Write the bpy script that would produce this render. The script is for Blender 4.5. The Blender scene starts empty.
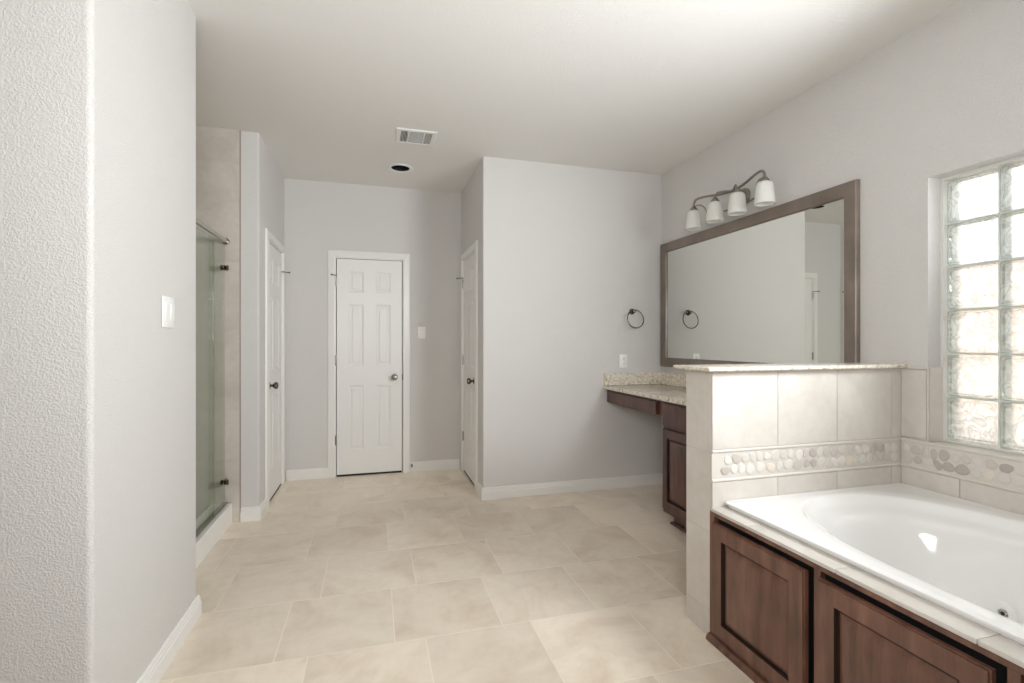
import bpy, bmesh, math, random
from mathutils import Matrix, Vector

S = bpy.context.scene
C = S.collection
R = math.radians

# ------------------------------------------------------------------ camera
cam_d = bpy.data.cameras.new('camera')
cam_d.sensor_width = 36.0
cam_d.lens = 490.0 / 1024.0 * 36.0
cam_d.clip_start = 0.02
cam = bpy.data.objects.new('camera', cam_d)
C.objects.link(cam)
cam.location = (0, 0, 1.27)
cam.rotation_euler = (R(90), 0, -math.atan(138.0 / 490.0))
S.camera = cam

# ------------------------------------------------------------------ world, sun, exposure
W = bpy.data.worlds.new('sky')
S.world = W
W.use_nodes = True
bg = W.node_tree.nodes['Background']
bg.inputs[0].default_value = (0.93, 0.965, 1.0, 1)
bg.inputs[1].default_value = 3.4

sun_d = bpy.data.lights.new('sun', 'SUN')
sun_d.energy = 8.0
sun_d.angle = R(1.5)
sun_d.color = (1.0, 0.95, 0.88)
sun = bpy.data.objects.new('sun', sun_d)
C.objects.link(sun)
sun.rotation_euler = (R(8), R(-48), 0)          # shines towards +X and down, onto the wall across the side yard


def portal(name, loc, rot, sx, sy):
    d = bpy.data.lights.new(name, 'AREA')
    d.shape = 'RECTANGLE'
    d.size, d.size_y = sx, sy
    d.cycles.is_portal = True
    o = bpy.data.objects.new(name, d)
    C.objects.link(o)
    o.location = loc
    o.rotation_euler = rot
    return o


portal('window_portal', (2.70, 0.855, 1.42), (0, R(90), 0), 1.24, 1.66)

# added fill lamp, up beside the camera and tilted towards the ceiling
fd = bpy.data.lights.new('added_camera_fill', 'AREA')
fd.shape = 'DISK'
fd.size = 0.9
fd.energy = 27.0
fd.color = (0.985, 0.99, 1.0)
fd.spread = R(150)
fo = bpy.data.objects.new('added_camera_fill', fd)
C.objects.link(fo)
fo.location = (-0.10, -0.40, 1.68)
fo.rotation_euler = (Vector((1.2, 2.6, 2.35)) - fo.location).to_track_quat('-Z', 'Y').to_euler()

# added lamp just inside the window, boosting the daylight from the glass blocks
wd_ = bpy.data.lights.new('added_window_fill', 'AREA')
wd_.shape = 'RECTANGLE'
wd_.size, wd_.size_y = 0.9, 0.45
wd_.energy = 35.0
wd_.color = (0.94, 0.975, 1.0)
wd_.spread = R(122)
wo = bpy.data.objects.new('added_window_fill', wd_)
C.objects.link(wo)
wo.location = (2.28, 0.62, 1.90)
wo.rotation_euler = (Vector((0.0, 2.3, 1.85)) - wo.location).to_track_quat('-Z', 'Y').to_euler()

vs = S.view_settings
vs.view_transform = 'Standard'
vs.look = 'None'
vs.gamma = 1.0
vs.use_curve_mapping = False
vs.exposure = 0.27
S.cycles.use_denoising = True
S.cycles.max_bounces = 14
S.cycles.diffuse_bounces = 9
S.cycles.transparent_max_bounces = 16
S.cycles.sample_clamp_indirect = 8.0
S.cycles.caustics_reflective = False
S.cycles.caustics_refractive = False

# ------------------------------------------------------------------ dimensions
CEIL = 2.757
XL = -0.788      # face of the near left wall and of the hall's left wall
XH = 0.842       # hall's right wall
XR = 2.472       # wall with mirror and window
YT = 3.85        # wall with the towel ring
YB = 4.865       # wall with the far door
YN = 1.70        # near face of the left wall block
YE = 2.576       # its far end


# ------------------------------------------------------------------ helpers
class M:
    def __init__(self, mat=None):
        self.bm = bmesh.new()
        self.T = mat
        self.lay = self.bm.faces.layers.float.new('tone')

    def attr(self):
        return self.lay

    def box(self, x0, x1, y0, y1, z0, z1, bevel=0.0, seg=2, tone=None, edges=None):
        v = [self.bm.verts.new((x, y, z)) for x in (x0, x1) for y in (y0, y1) for z in (z0, z1)]
        q = [(0, 1, 3, 2), (4, 6, 7, 5), (0, 4, 5, 1), (2, 3, 7, 6), (0, 2, 6, 4), (1, 5, 7, 3)]
        fs = [self.bm.faces.new([v[i] for i in f]) for f in q]
        if tone is not None:
            l = self.attr()
            for f in fs:
                f[l] = tone
        if bevel > 0:
            es = set()
            for f in fs:
                for e in f.edges:
                    if edges is None or edges(e):
                        es.add(e)
            bmesh.ops.bevel(self.bm, geom=list(es), offset=bevel, segments=seg, profile=0.5, affect='EDGES')
        return fs

    def ring_loft(self, rings, cap0=True, cap1=True, closed=True):
        vr = [[self.bm.verts.new(p) for p in r] for r in rings]
        n = len(vr[0])
        for a, b in zip(vr, vr[1:]):
            rng = range(n) if closed else range(n - 1)
            for i in rng:
                j = (i + 1) % n
                self.bm.faces.new((a[i], a[j], b[j], b[i]))
        if cap0:
            self.bm.faces.new(vr[0][::-1])
        if cap1:
            self.bm.faces.new(vr[-1])
        return vr

    def lathe(self, prof, axis='z', c=(0, 0, 0), n=24, cap0=True, cap1=True):
        rings = []
        for r, h in prof:
            ring = []
            for i in range(n):
                t = 2 * math.pi * i / n
                a, b = r * math.cos(t), r * math.sin(t)
                if axis == 'z':
                    p = (c[0] + a, c[1] + b, c[2] + h)
                elif axis == 'x':
                    p = (c[0] + h, c[1] + a, c[2] + b)
                else:
                    p = (c[0] + a, c[1] + h, c[2] + b)
                ring.append(p)
            rings.append(ring)
        self.ring_loft(rings, cap0, cap1)

    def tube(self, pts, r, n=10, closed=False, radii=None):
        P = [Vector(p) for p in pts]
        rings = []
        m = len(P)
        prev = None
        for i, p in enumerate(P):
            if closed:
                t = (P[(i + 1) % m] - P[i - 1]).normalized()
            else:
                t = (P[min(i + 1, m - 1)] - P[max(i - 1, 0)]).normalized()
            if prev is None:
                up = Vector((0, 0, 1)) if abs(t.z) < 0.9 else Vector((1, 0, 0))
                a = t.cross(up).normalized()
            else:
                a = (prev - t * prev.dot(t)).normalized()
            prev = a
            b = t.cross(a)
            rr = radii[i] if radii else r
            rings.append([p + a * rr * math.cos(2 * math.pi * k / n) + b * rr * math.sin(2 * math.pi * k / n) for k in range(n)])
        if closed:
            rings.append(rings[0])
            vr = [[self.bm.verts.new(q) for q in rg] for rg in rings[:-1]]
            vr.append(vr[0])
            # match the twist at the seam
            for x, y in zip(vr, vr[1:]):
                off = 0
                if y is vr[0]:
                    off = min(range(n), key=lambda s: (x[0].co - y[s].co).length)
                for i in range(n):
                    j = (i + 1) % n
                    self.bm.faces.new((x[i], x[j], y[(j + off) % n], y[(i + off) % n]))
        else:
            self.ring_loft(rings)

    def sweep(self, path, prof):
        """prof (offset to the left of travel, height) swept along a 2D polyline with mitred corners"""
        P = [Vector(p) for p in path]
        n = len(P)
        rings = []
        for i, p in enumerate(P):
            d0 = (P[i] - P[i - 1]).normalized() if i > 0 else None
            d1 = (P[i + 1] - P[i]).normalized() if i < n - 1 else None
            n0 = Vector((-d0.y, d0.x)) if d0 is not None else None
            n1 = Vector((-d1.y, d1.x)) if d1 is not None else None
            if n0 is None:
                m = n1
            elif n1 is None:
                m = n0
            else:
                m = (n0 + n1)
                m = m / max(m.dot(n0), 1e-6)
            rings.append([(p.x + m.x * o, p.y + m.y * o, h) for o, h in prof])
        self.ring_loft(rings)

    def panel(self, w, h, t, panels, prof):
        """slab in x 0..w, z 0..h, front at y=0 facing -y, thickness t towards +y; panels = (x0,x1,z0,z1); prof = [(inset, depth)]"""
        xs = sorted({0, w} | {round(v, 5) for p in panels for v in p[:2]})
        zs = sorted({0, h} | {round(v, 5) for p in panels for v in p[2:]})
        bm = self.bm
        g = {(x, z): bm.verts.new((x, 0, z)) for x in xs for z in zs}
        b = {(x, z): bm.verts.new((x, t, z)) for x in xs for z in zs}
        pf = []
        for i in range(len(xs) - 1):
            for j in range(len(zs) - 1):
                x0, x1, z0, z1 = xs[i], xs[i + 1], zs[j], zs[j + 1]
                f = bm.faces.new((g[x0, z0], g[x1, z0], g[x1, z1], g[x0, z1]))
                bm.faces.new((b[x0, z0], b[x0, z1], b[x1, z1], b[x1, z0]))
                for p in panels:
                    if p[0] - 1e-4 <= x0 and x1 <= p[1] + 1e-4 and p[2] - 1e-4 <= z0 and z1 <= p[3] + 1e-4:
                        pf.append((f, p))
        for i in range(len(xs) - 1):
            for z, s in ((0, 1), (h, -1)):
                a = (g[xs[i], z], b[xs[i], z], b[xs[i + 1], z], g[xs[i + 1], z])
                bm.faces.new(a if s > 0 else a[::-1])
        for j in range(len(zs) - 1):
            for x, s in ((0, -1), (w, 1)):
                a = (g[x, zs[j]], b[x, zs[j]], b[x, zs[j + 1]], g[x, zs[j + 1]])
                bm.faces.new(a if s > 0 else a[::-1])
        done = {}
        for f, p in pf:
            done.setdefault(p, []).append(f)
        for p, fs in done.items():
            if len(fs) > 1:
                f = bmesh.utils.face_join(fs)
                # drop stray verts on the joined border
            else:
                f = fs[0]
            cur = f
            for st in prof:
                r = bmesh.ops.inset_region(bm, faces=[cur], thickness=st[0], depth=-st[1], use_even_offset=True)
                if len(st) > 2:
                    for q in r['faces']:
                        q.material_index = st[2]
        return self

    def build(self, name, mat, parent=None, smooth=None, kind=None, label=None, cat=None, group=None):
        bm = self.bm
        if self.T is not None:
            bmesh.ops.transform(bm, matrix=self.T, verts=bm.verts)
        bmesh.ops.recalc_face_normals(bm, faces=bm.faces)
        me = bpy.data.meshes.new(name)
        bm.to_mesh(me)
        bm.free()
        for m in (mat if isinstance(mat, (list, tuple)) else [mat]):
            me.materials.append(m)
        if smooth is not None:
            me.shade_smooth()
            me.set_sharp_from_angle(angle=R(smooth))
        o = bpy.data.objects.new(name, me)
        C.objects.link(o)
        if parent is not None:
            o.parent = parent
            loc = parent.get('_w')
            if loc is not None:
                o.matrix_parent_inverse = Matrix.Translation(Vector(loc)).inverted()
        elif kind is None or label:
            # a single-mesh thing: put its origin at its base centre
            vv = [v.co for v in me.vertices]
            c = Vector(((min(v.x for v in vv) + max(v.x for v in vv)) / 2, (min(v.y for v in vv) + max(v.y for v in vv)) / 2, min(v.z for v in vv)))
            me.transform(Matrix.Translation(-c))
            o.location = c
        if kind:
            o['kind'] = kind
        if label:
            o['label'] = label
        if cat:
            o['category'] = cat
        if group:
            o['group'] = group
        return o


def thing(name, loc, label=None, cat=None, group=None, kind=None):
    o = bpy.data.objects.new(name, None)
    C.objects.link(o)
    o.location = loc
    o.empty_display_size = 0.1
    o['_w'] = list(loc)
    if label:
        o['label'] = label
    if cat:
        o['category'] = cat
    if group:
        o['group'] = group
    if kind:
        o['kind'] = kind
    return o


# ------------------------------------------------------------------ materials
def srgb(r, g, b):
    def f(c):
        c /= 255.0
        return c / 12.92 if c <= 0.04045 else ((c + 0.055) / 1.055) ** 2.4
    return (f(r), f(g), f(b), 1.0)


class Mat:
    def __init__(self, name):
        self.m = bpy.data.materials.new(name)
        self.m.use_nodes = True
        self.nt = self.m.node_tree
        self.b = self.nt.nodes['Principled BSDF']
        self.out = self.nt.nodes['Material Output']

    def n(self, t, **kw):
        nd = self.nt.nodes.new(t)
        for k, v in kw.items():
            if k.startswith('i_'):
                nd.inputs[k[2:].replace('_', ' ')].default_value = v
            else:
                setattr(nd, k, v)
        return nd

    def l(self, a, b):
        self.nt.links.new(a, b)

    def set(self, col=None, rough=None, metal=None, spec=None, coat=None, coat_rough=None):
        if col:
            self.b.inputs['Base Color'].default_value = col
        if rough is not None:
            self.b.inputs['Roughness'].default_value = rough
        if metal is not None:
            self.b.inputs['Metallic'].default_value = metal
        if spec is not None:
            self.b.inputs['Specular IOR Level'].default_value = spec
        if coat is not None:
            self.b.inputs['Coat Weight'].default_value = coat
        if coat_rough is not None:
            self.b.inputs['Coat Roughness'].default_value = coat_rough
        return self

    def coord(self, scale=(1, 1, 1), kind='Object'):
        tc = self.n('ShaderNodeTexCoord')
        mp = self.n('ShaderNodeMapping')
        mp.inputs['Scale'].default_value = scale
        self.l(tc.outputs[kind], mp.inputs[0])
        return mp.outputs[0]

    def bump(self, h, strength, dist=0.001):
        b = self.n('ShaderNodeBump')
        b.inputs['Strength'].default_value = strength
        b.inputs['Distance'].default_value = dist
        self.l(h, b.inputs['Height'])
        self.l(b.outputs[0], self.b.inputs['Normal'])
        return b

    def ramp(self, fac, stops):
        r = self.n('ShaderNodeValToRGB')
        el = r.color_ramp.elements
        while len(el) < len(stops):
            el.new(0.5)
        for e, (p, c) in zip(el, stops):
            e.position = p
            e.color = c
        self.l(fac, r.inputs[0])
        return r.outputs[0]


def noise(M_, vec, scale, detail=3, rough=0.5, w=None):
    nd = M_.n('ShaderNodeTexNoise')
    nd.inputs['Scale'].default_value = scale
    nd.inputs['Detail'].default_value = detail
    nd.inputs['Roughness'].default_value = rough
    M_.l(vec, nd.inputs['Vector'])
    return nd.outputs[0]


def paint(name, col, bump, scale=140, rough=0.6):
    m = Mat(name).set(col, rough, spec=0.3)
    v = m.coord()
    nz = noise(m, v, scale, 2.5, 0.55)
    r = m.ramp(nz, [(0.42, (0, 0, 0, 1)), (0.62, (1, 1, 1, 1))])
    m.bump(r, bump, 0.0015)
    return m.m


wall_paint = paint('wall_paint', (0.665, 0.650, 0.632, 1), 0.75, 175)
ceil_paint = paint('ceiling_paint', (0.80, 0.785, 0.76, 1), 0.35, 110)
trim_white = Mat('trim_white').set((0.80, 0.79, 0.765, 1), 0.32, spec=0.5).m
door_white = Mat('door_white').set((0.79, 0.78, 0.76, 1), 0.35, spec=0.5).m
plastic_white = Mat('white_plastic').set((0.83, 0.83, 0.81, 1), 0.3).m
black = Mat('dark_void').set((0.006, 0.006, 0.006, 1), 0.6).m
nickel = Mat('brushed_nickel').set((0.34, 0.31, 0.27, 1), 0.28, 1.0).m
bronze = Mat('dark_bronze').set((0.16, 0.135, 0.11, 1), 0.25, 1.0).m
steel = Mat('satin_steel').set((0.50, 0.48, 0.45, 1), 0.22, 1.0).m


def tile_mat(name, base, vein, rough=0.35, scale=3.0, tone=0.10, fine=0.4):
    m = Mat(name).set(None, rough, spec=0.45)
    at = m.n('ShaderNodeAttribute', attribute_name='tone')
    tc = m.n('ShaderNodeTexCoord')
    add = m.n('ShaderNodeVectorMath', operation='ADD')
    mul = m.n('ShaderNodeMath', operation='MULTIPLY')
    mul.inputs[1].default_value = 37.0
    m.l(at.outputs['Fac'], mul.inputs[0])
    m.l(tc.outputs['Object'], add.inputs[0])
    m.l(mul.outputs[0], add.inputs[1])
    nd = m.n('ShaderNodeTexNoise')
    nd.inputs['Scale'].default_value = scale
    nd.inputs['Detail'].default_value = 7
    nd.inputs['Roughness'].default_value = 0.6
    nd.inputs['Distortion'].default_value = 0.8
    m.l(add.outputs[0], nd.inputs['Vector'])
    c1 = m.ramp(nd.outputs[0], [(0.30, vein), (0.52, base), (0.72, tuple(min(1, c * 1.07) for c in base[:3]) + (1,))])
    n2 = m.n('ShaderNodeTexNoise')
    n2.inputs['Scale'].default_value = scale * 9
    n2.inputs['Detail'].default_value = 4
    m.l(add.outputs[0], n2.inputs['Vector'])
    c2 = m.ramp(n2.outputs[0], [(0.3, (0.88, 0.87, 0.85, 1)), (0.6, (1, 1, 1, 1))])
    mx = m.n('ShaderNodeMix', data_type='RGBA', blend_type='MULTIPLY')
    mx.inputs['Factor'].default_value = fine
    m.l(c1, mx.inputs[6])
    m.l(c2, mx.inputs[7])
    tn = m.n('ShaderNodeMapRange')
    tn.inputs['To Min'].default_value = 1 - tone
    tn.inputs['To Max'].default_value = 1 + tone * 0.5
    m.l(at.outputs['Fac'], tn.inputs['Value'])
    mv = m.n('ShaderNodeVectorMath', operation='SCALE')
    m.l(mx.outputs[2], mv.inputs[0])
    m.l(tn.outputs[0], mv.inputs['Scale'])
    m.l(mv.outputs[0], m.b.inputs['Base Color'])
    m.bump(n2.outputs[0], 0.08, 0.001)
    return m.m


floor_tile = tile_mat('floor_tile', (0.82, 0.73, 0.61, 1), (0.69, 0.58, 0.46, 1), 0.30, 2.6, 0.09)
floor_grout = Mat('floor_grout').set((0.86, 0.79, 0.68, 1), 0.8).m
wall_tile = tile_mat('wall_tile', (0.635, 0.60, 0.555, 1), (0.58, 0.54, 0.485, 1), 0.28, 3.0, 0.04)
shower_tile = tile_mat('shower_tile', (0.62, 0.575, 0.52, 1), (0.54, 0.485, 0.425, 1), 0.3, 3.2, 0.03)
wall_grout = Mat('wall_grout').set((0.60, 0.56, 0.51, 1), 0.8).m
curb_tile = Mat('curb_tile').set((0.86, 0.85, 0.82, 1), 0.3).m
pencil_mat = Mat('pencil_trim').set((0.66, 0.62, 0.565, 1), 0.3).m


def pebble_mat():
    m = Mat('pebble').set(None, 0.4)
    at = m.n('ShaderNodeAttribute', attribute_name='tone')
    c = m.ramp(at.outputs['Fac'], [(0.0, (0.43, 0.385, 0.35, 1)), (0.25, (0.53, 0.49, 0.45, 1)), (0.55, (0.62, 0.585, 0.54, 1)), (0.94, (0.70, 0.66, 0.61, 1)), (1.0, (0.68, 0.58, 0.46, 1))])
    m.l(c, m.b.inputs['Base Color'])
    return m.m


pebble = pebble_mat()


def granite_mat():
    m = Mat('granite').set(None, 0.14, spec=0.5)
    v = m.coord()
    a = noise(m, v, 42, 5, 0.65)
    b = noise(m, v, 110, 3, 0.6)
    c1 = m.ramp(a, [(0.30, (0.26, 0.20, 0.15, 1)), (0.39, (0.54, 0.47, 0.37, 1)), (0.48, (0.72, 0.66, 0.56, 1)), (0.64, (0.80, 0.76, 0.68, 1))])
    c2 = m.ramp(b, [(0.33, (0.42, 0.38, 0.34, 1)), (0.43, (1, 1, 1, 1))])
    mx = m.n('ShaderNodeMix', data_type='RGBA', blend_type='MULTIPLY')
    mx.inputs['Factor'].default_value = 0.85
    m.l(c1, mx.inputs[6])
    m.l(c2, mx.inputs[7])
    m.l(mx.outputs[2], m.b.inputs['Base Color'])
    return m.m


granite = granite_mat()


def wood_mat(name, dark, mid, light, scl):
    m = Mat(name).set(None, 0.36, spec=0.5, coat=0.25, coat_rough=0.22)
    v = m.coord(scl)
    a = noise(m, v, 1.0, 6, 0.6)
    v2 = m.coord((4, 4, 4))
    b = noise(m, v2, 1.3, 3, 0.5)
    c1 = m.ramp(a, [(0.30, dark), (0.5, mid), (0.72, light)])
    c2 = m.ramp(b, [(0.3, (0.70, 0.66, 0.62, 1)), (0.65, (1.12, 1.08, 1.05, 1))])
    mx = m.n('ShaderNodeMix', data_type='RGBA', blend_type='MULTIPLY')
    mx.inputs['Factor'].default_value = 0.9
    m.l(c1, mx.inputs[6])
    m.l(c2, mx.inputs[7])
    m.l(mx.outputs[2], m.b.inputs['Base Color'])
    return m.m


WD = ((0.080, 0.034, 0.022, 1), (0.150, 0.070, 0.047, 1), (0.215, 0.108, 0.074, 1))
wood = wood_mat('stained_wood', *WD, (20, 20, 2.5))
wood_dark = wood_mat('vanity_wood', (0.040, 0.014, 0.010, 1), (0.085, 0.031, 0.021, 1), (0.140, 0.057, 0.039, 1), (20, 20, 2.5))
glaze_shade = Mat('groove_glaze_shade').set((0.022, 0.011, 0.008, 1), 0.4).m      # dark panel grooves: stain glazing plus recess shade painted in
frame_wood = wood_mat('mirror_frame_finish', (0.180, 0.148, 0.124, 1), (0.200, 0.165, 0.138, 1), (0.218, 0.182, 0.154, 1), (3, 3, 3))

porcelain = Mat('white_acrylic').set((0.86, 0.86, 0.85, 1), 0.07, spec=0.55).m
mirror_glass = Mat('mirror_silver').set((0.80, 0.815, 0.77, 1), 0.0, 1.0).m


def glass_clear():
    """thin clear shower glass: lets light straight through, with a surface reflection and a faint green body"""
    m = Mat('shower_glass')
    tr = m.n('ShaderNodeBsdfTransparent')
    tr.inputs[0].default_value = (0.905, 0.935, 0.90, 1)
    gl = m.n('ShaderNodeBsdfGlossy')
    gl.inputs['Roughness'].default_value = 0.03
    lw = m.n('ShaderNodeLayerWeight')
    pw_ = m.n('ShaderNodeMath', operation='POWER')
    pw_.inputs[1].default_value = 5.0
    m.l(lw.outputs['Facing'], pw_.inputs[0])
    fr = m.n('ShaderNodeMapRange')
    fr.inputs['To Min'].default_value = 0.03
    fr.inputs['To Max'].default_value = 0.8
    m.l(pw_.outputs[0], fr.inputs['Value'])
    mx = m.n('ShaderNodeMixShader')
    m.l(fr.outputs[0], mx.inputs[0])
    m.l(tr.outputs[0], mx.inputs[1])
    m.l(gl.outputs[0], mx.inputs[2])
    m.l(mx.outputs[0], m.out.inputs[0])
    return m.m


shower_glass = glass_clear()


def frosted():
    m = Mat('frosted_shade')
    tl = m.n('ShaderNodeBsdfTranslucent')
    tl.inputs[0].default_value = (0.93, 0.93, 0.90, 1)
    df = m.n('ShaderNodeBsdfPrincipled')
    df.inputs['Base Color'].default_value = (0.93, 0.93, 0.90, 1)
    df.inputs['Roughness'].default_value = 0.25
    mx = m.n('ShaderNodeMixShader')
    mx.inputs[0].default_value = 0.62
    m.l(tl.outputs[0], mx.inputs[1])
    m.l(df.outputs[0], mx.inputs[2])
    m.l(mx.outputs[0], m.out.inputs[0])
    return m.m


shade_glass = frosted()


def block_glass():
    """pressed glass block: wavy clear centre, denser greenish rim"""
    m = Mat('glass_block')
    tc = m.n('ShaderNodeTexCoord')
    sp = m.n('ShaderNodeSeparateXYZ')
    m.l(tc.outputs['Object'], sp.inputs[0])
    ay = m.n('ShaderNodeMath', operation='ABSOLUTE')
    az = m.n('ShaderNodeMath', operation='ABSOLUTE')
    m.l(sp.outputs['Y'], ay.inputs[0])
    m.l(sp.outputs['Z'], az.inputs[0])
    mxx = m.n('ShaderNodeMath', operation='SMOOTH_MAX')
    mxx.inputs[2].default_value = 0.02
    m.l(ay.outputs[0], mxx.inputs[0])
    m.l(az.outputs[0], mxx.inputs[1])
    edge = m.n('ShaderNodeMapRange', interpolation_type='SMOOTHSTEP')
    edge.inputs['From Min'].default_value = 0.083
    edge.inputs['From Max'].default_value = 0.094
    m.l(mxx.outputs[0], edge.inputs['Value'])
    geo = m.n('ShaderNodeNewGeometry')
    nz = m.n('ShaderNodeTexNoise')
    nz.inputs['Scale'].default_value = 15
    nz.inputs['Detail'].default_value = 2.5
    nz.inputs['Distortion'].default_value = 1.6
    m.l(geo.outputs['Position'], nz.inputs['Vector'])
    rid = m.ramp(nz.outputs[0], [(0.40, (0, 0, 0, 1)), (0.50, (1, 1, 1, 1)), (0.60, (0, 0, 0, 1))])
    bp = m.n('ShaderNodeBump')
    bp.inputs['Strength'].default_value = 1.0
    bp.inputs['Distance'].default_value = 0.012
    m.l(nz.outputs[0], bp.inputs['Height'])
    tr = m.n('ShaderNodeBsdfTransparent')
    tr.inputs[0].default_value = (0.95, 0.965, 0.955, 1)
    tl = m.n('ShaderNodeBsdfTranslucent')
    tl.inputs[0].default_value = (0.93, 0.95, 0.94, 1)
    rf = m.n('ShaderNodeBsdfRefraction')
    rf.inputs['IOR'].default_value = 1.12
    rf.inputs['Roughness'].default_value = 0.02
    m.l(bp.outputs[0], rf.inputs['Normal'])
    gl = m.n('ShaderNodeBsdfGlossy')
    gl.inputs['Roughness'].default_value = 0.08
    gl.inputs[0].default_value = (0.75, 0.8, 0.77, 1)
    m.l(bp.outputs[0], gl.inputs['Normal'])
    edf = m.n('ShaderNodeBsdfPrincipled')
    edf.inputs['Base Color'].default_value = (0.50, 0.53, 0.50, 1)
    edf.inputs['Roughness'].default_value = 0.1
    etr = m.n('ShaderNodeBsdfTransparent')
    etr.inputs[0].default_value = (0.90, 0.925, 0.905, 1)
    # centre
    m1 = m.n('ShaderNodeMixShader')
    m1.inputs[0].default_value = 0.30
    m.l(tr.outputs[0], m1.inputs[1])
    m.l(rf.outputs[0], m1.inputs[2])
    m2 = m.n('ShaderNodeMixShader')
    m2.inputs[0].default_value = 0.50
    m.l(m1.outputs[0], m2.inputs[1])
    m.l(tl.outputs[0], m2.inputs[2])
    fr = m.n('ShaderNodeMapRange')
    fr.inputs['To Min'].default_value = 0.04
    fr.inputs['To Max'].default_value = 0.45
    m.l(rid, fr.inputs['Value'])
    m3 = m.n('ShaderNodeMixShader')
    m.l(fr.outputs[0], m3.inputs[0])
    m.l(m2.outputs[0], m3.inputs[1])
    m.l(gl.outputs[0], m3.inputs[2])
    # rim
    m4 = m.n('ShaderNodeMixShader')
    m4.inputs[0].default_value = 0.45
    m.l(etr.outputs[0], m4.inputs[1])
    m.l(edf.outputs[0], m4.inputs[2])
    m5 = m.n('ShaderNodeMixShader')
    m.l(edge.outputs[0], m5.inputs[0])
    m.l(m3.outputs[0], m5.inputs[1])
    m.l(m4.outputs[0], m5.inputs[2])
    m.l(m5.outputs[0], m.out.inputs[0])
    return m.m


glassblock = block_glass()
mortar = Mat('block_joint').set((0.66, 0.69, 0.655, 1), 0.3).m
vinyl = Mat('window_vinyl').set((0.72, 0.72, 0.68, 1), 0.35).m


def stucco_mat():
    m = Mat('pink_brick').set(None, 0.9)
    br = m.n('ShaderNodeTexBrick')
    br.inputs['Color1'].default_value = (0.62, 0.45, 0.37, 1)
    br.inputs['Color2'].default_value = (0.70, 0.54, 0.46, 1)
    br.inputs['Mortar'].default_value = (0.72, 0.68, 0.62, 1)
    br.inputs['Scale'].default_value = 4
    tc = m.n('ShaderNodeTexCoord')
    mp = m.n('ShaderNodeMapping')
    mp.inputs['Rotation'].default_value = (R(90), 0, R(90))
    m.l(tc.outputs['Object'], mp.inputs[0])
    m.l(mp.outputs[0], br.inputs['Vector'])
    m.l(br.outputs[0], m.b.inputs['Base Color'])
    return m.m


brick = stucco_mat()
gravel = Mat('gravel').set((0.45, 0.42, 0.37, 1), 0.9).m

rnd = random.Random(7)

# ------------------------------------------------------------------ floor
fl = M()
fl.box(-2.72, 2.66, -2.62, 5.02, -0.06, -0.0008, tone=0.5)
g = 0.0022
P = 0.4715
for k in range(-10, 6):
    y0 = 2.1215 + P * k
    y1 = y0 + P
    off = 0.085 if k % 2 == 0 else 0.213
    # rows k even: 2.12-2.59 -> .085 ; k odd -> .213
    for j in range(-7, 7):
        x0 = off + 0.469 * j
        x1 = x0 + 0.469
        a, b_, c, d = max(x0 + g, -2.7), min(x1 - g, 2.47), max(y0 + g, -2.6), min(y1 - g, 4.98)
        if b_ - a > 0.01 and d - c > 0.01:
            fs = fl.box(a, b_, c, d, -0.004, 0.0, tone=rnd.random())
floor = fl.build('floor', [floor_tile, floor_grout], kind='structure')
for p in floor.data.polygons[:6]:
    p.material_index = 1

# ------------------------------------------------------------------ ceiling (with a hole for the can light)
CX, CY, CR = 0.218, 4.30, 0.080
cl = M()
for x0, x1, y0, y1 in ((-2.72, 2.66, -2.62, CY - .1), (-2.72, 2.66, CY + .1, 5.02), (-2.72, CX - .1, CY - .1, CY + .1), (CX + .1, 2.66, CY - .1, CY + .1)):
    cl.box(x0, x1, y0, y1, CEIL, CEIL + 0.2)
n = 32
ins, outs, insT = [], [], []
for i in range(n):
    t = 2 * math.pi * i / n + math.pi / 4
    c_, s_ = math.cos(t), math.sin(t)
    k = 0.1 / max(abs(c_), abs(s_))
    ins.append(cl.bm.verts.new((CX + CR * c_, CY + CR * s_, CEIL)))
    outs.append(cl.bm.verts.new((CX + k * c_, CY + k * s_, CEIL)))
    insT.append(cl.bm.verts.new((CX + CR * c_, CY + CR * s_, CEIL + 0.2)))
for i in range(n):
    j = (i + 1) % n
    cl.bm.faces.new((ins[i], ins[j], outs[j], outs[i]))
    cl.bm.faces.new((ins[i], insT[i], insT[j], ins[j]))
cl.bm.faces.new(insT)
cl.build('ceiling', ceil_paint, kind='structure')

# ------------------------------------------------------------------ walls
vert = lambda x, y: (lambda e: abs(e.verts[0].co.x - x) < 1e-4 and abs(e.verts[1].co.x - x) < 1e-4 and abs(e.verts[0].co.y - y) < 1e-4 and abs(e.verts[1].co.y - y) < 1e-4)


def vedges(pts):
    fs = [vert(*p) for p in pts]
    return lambda e: any(f(e) for f in fs)


# near left wall block, rounded drywall corners
w = M()
w.box(-2.6, XL, YN, YE, 0, CEIL, 0.018, 5, edges=vedges([(XL, YN), (XL, YE)]))
w.build('wall_near_left', wall_paint, kind='structure', smooth=40)

# hall's left wall (with a niche for its door) and the strip beside the shower
DY0, DY1, DZ = 4.115, 4.757, 2.062      # rough opening of the side doors
w = M()
w.box(-2.6, XL, YT, DY0, 0, CEIL, 0.012, 4, edges=vedges([(XL, YT)]))
w.box(-2.6, XL, DY1, 5.0, 0, CEIL)
w.box(-2.6, XL, DY0, DY1, DZ, CEIL)
w.box(-2.6, XL - 0.10, DY0, DY1, 0, DZ)
w.build('wall_hall_left', wall_paint, kind='structure', smooth=40)

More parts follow.
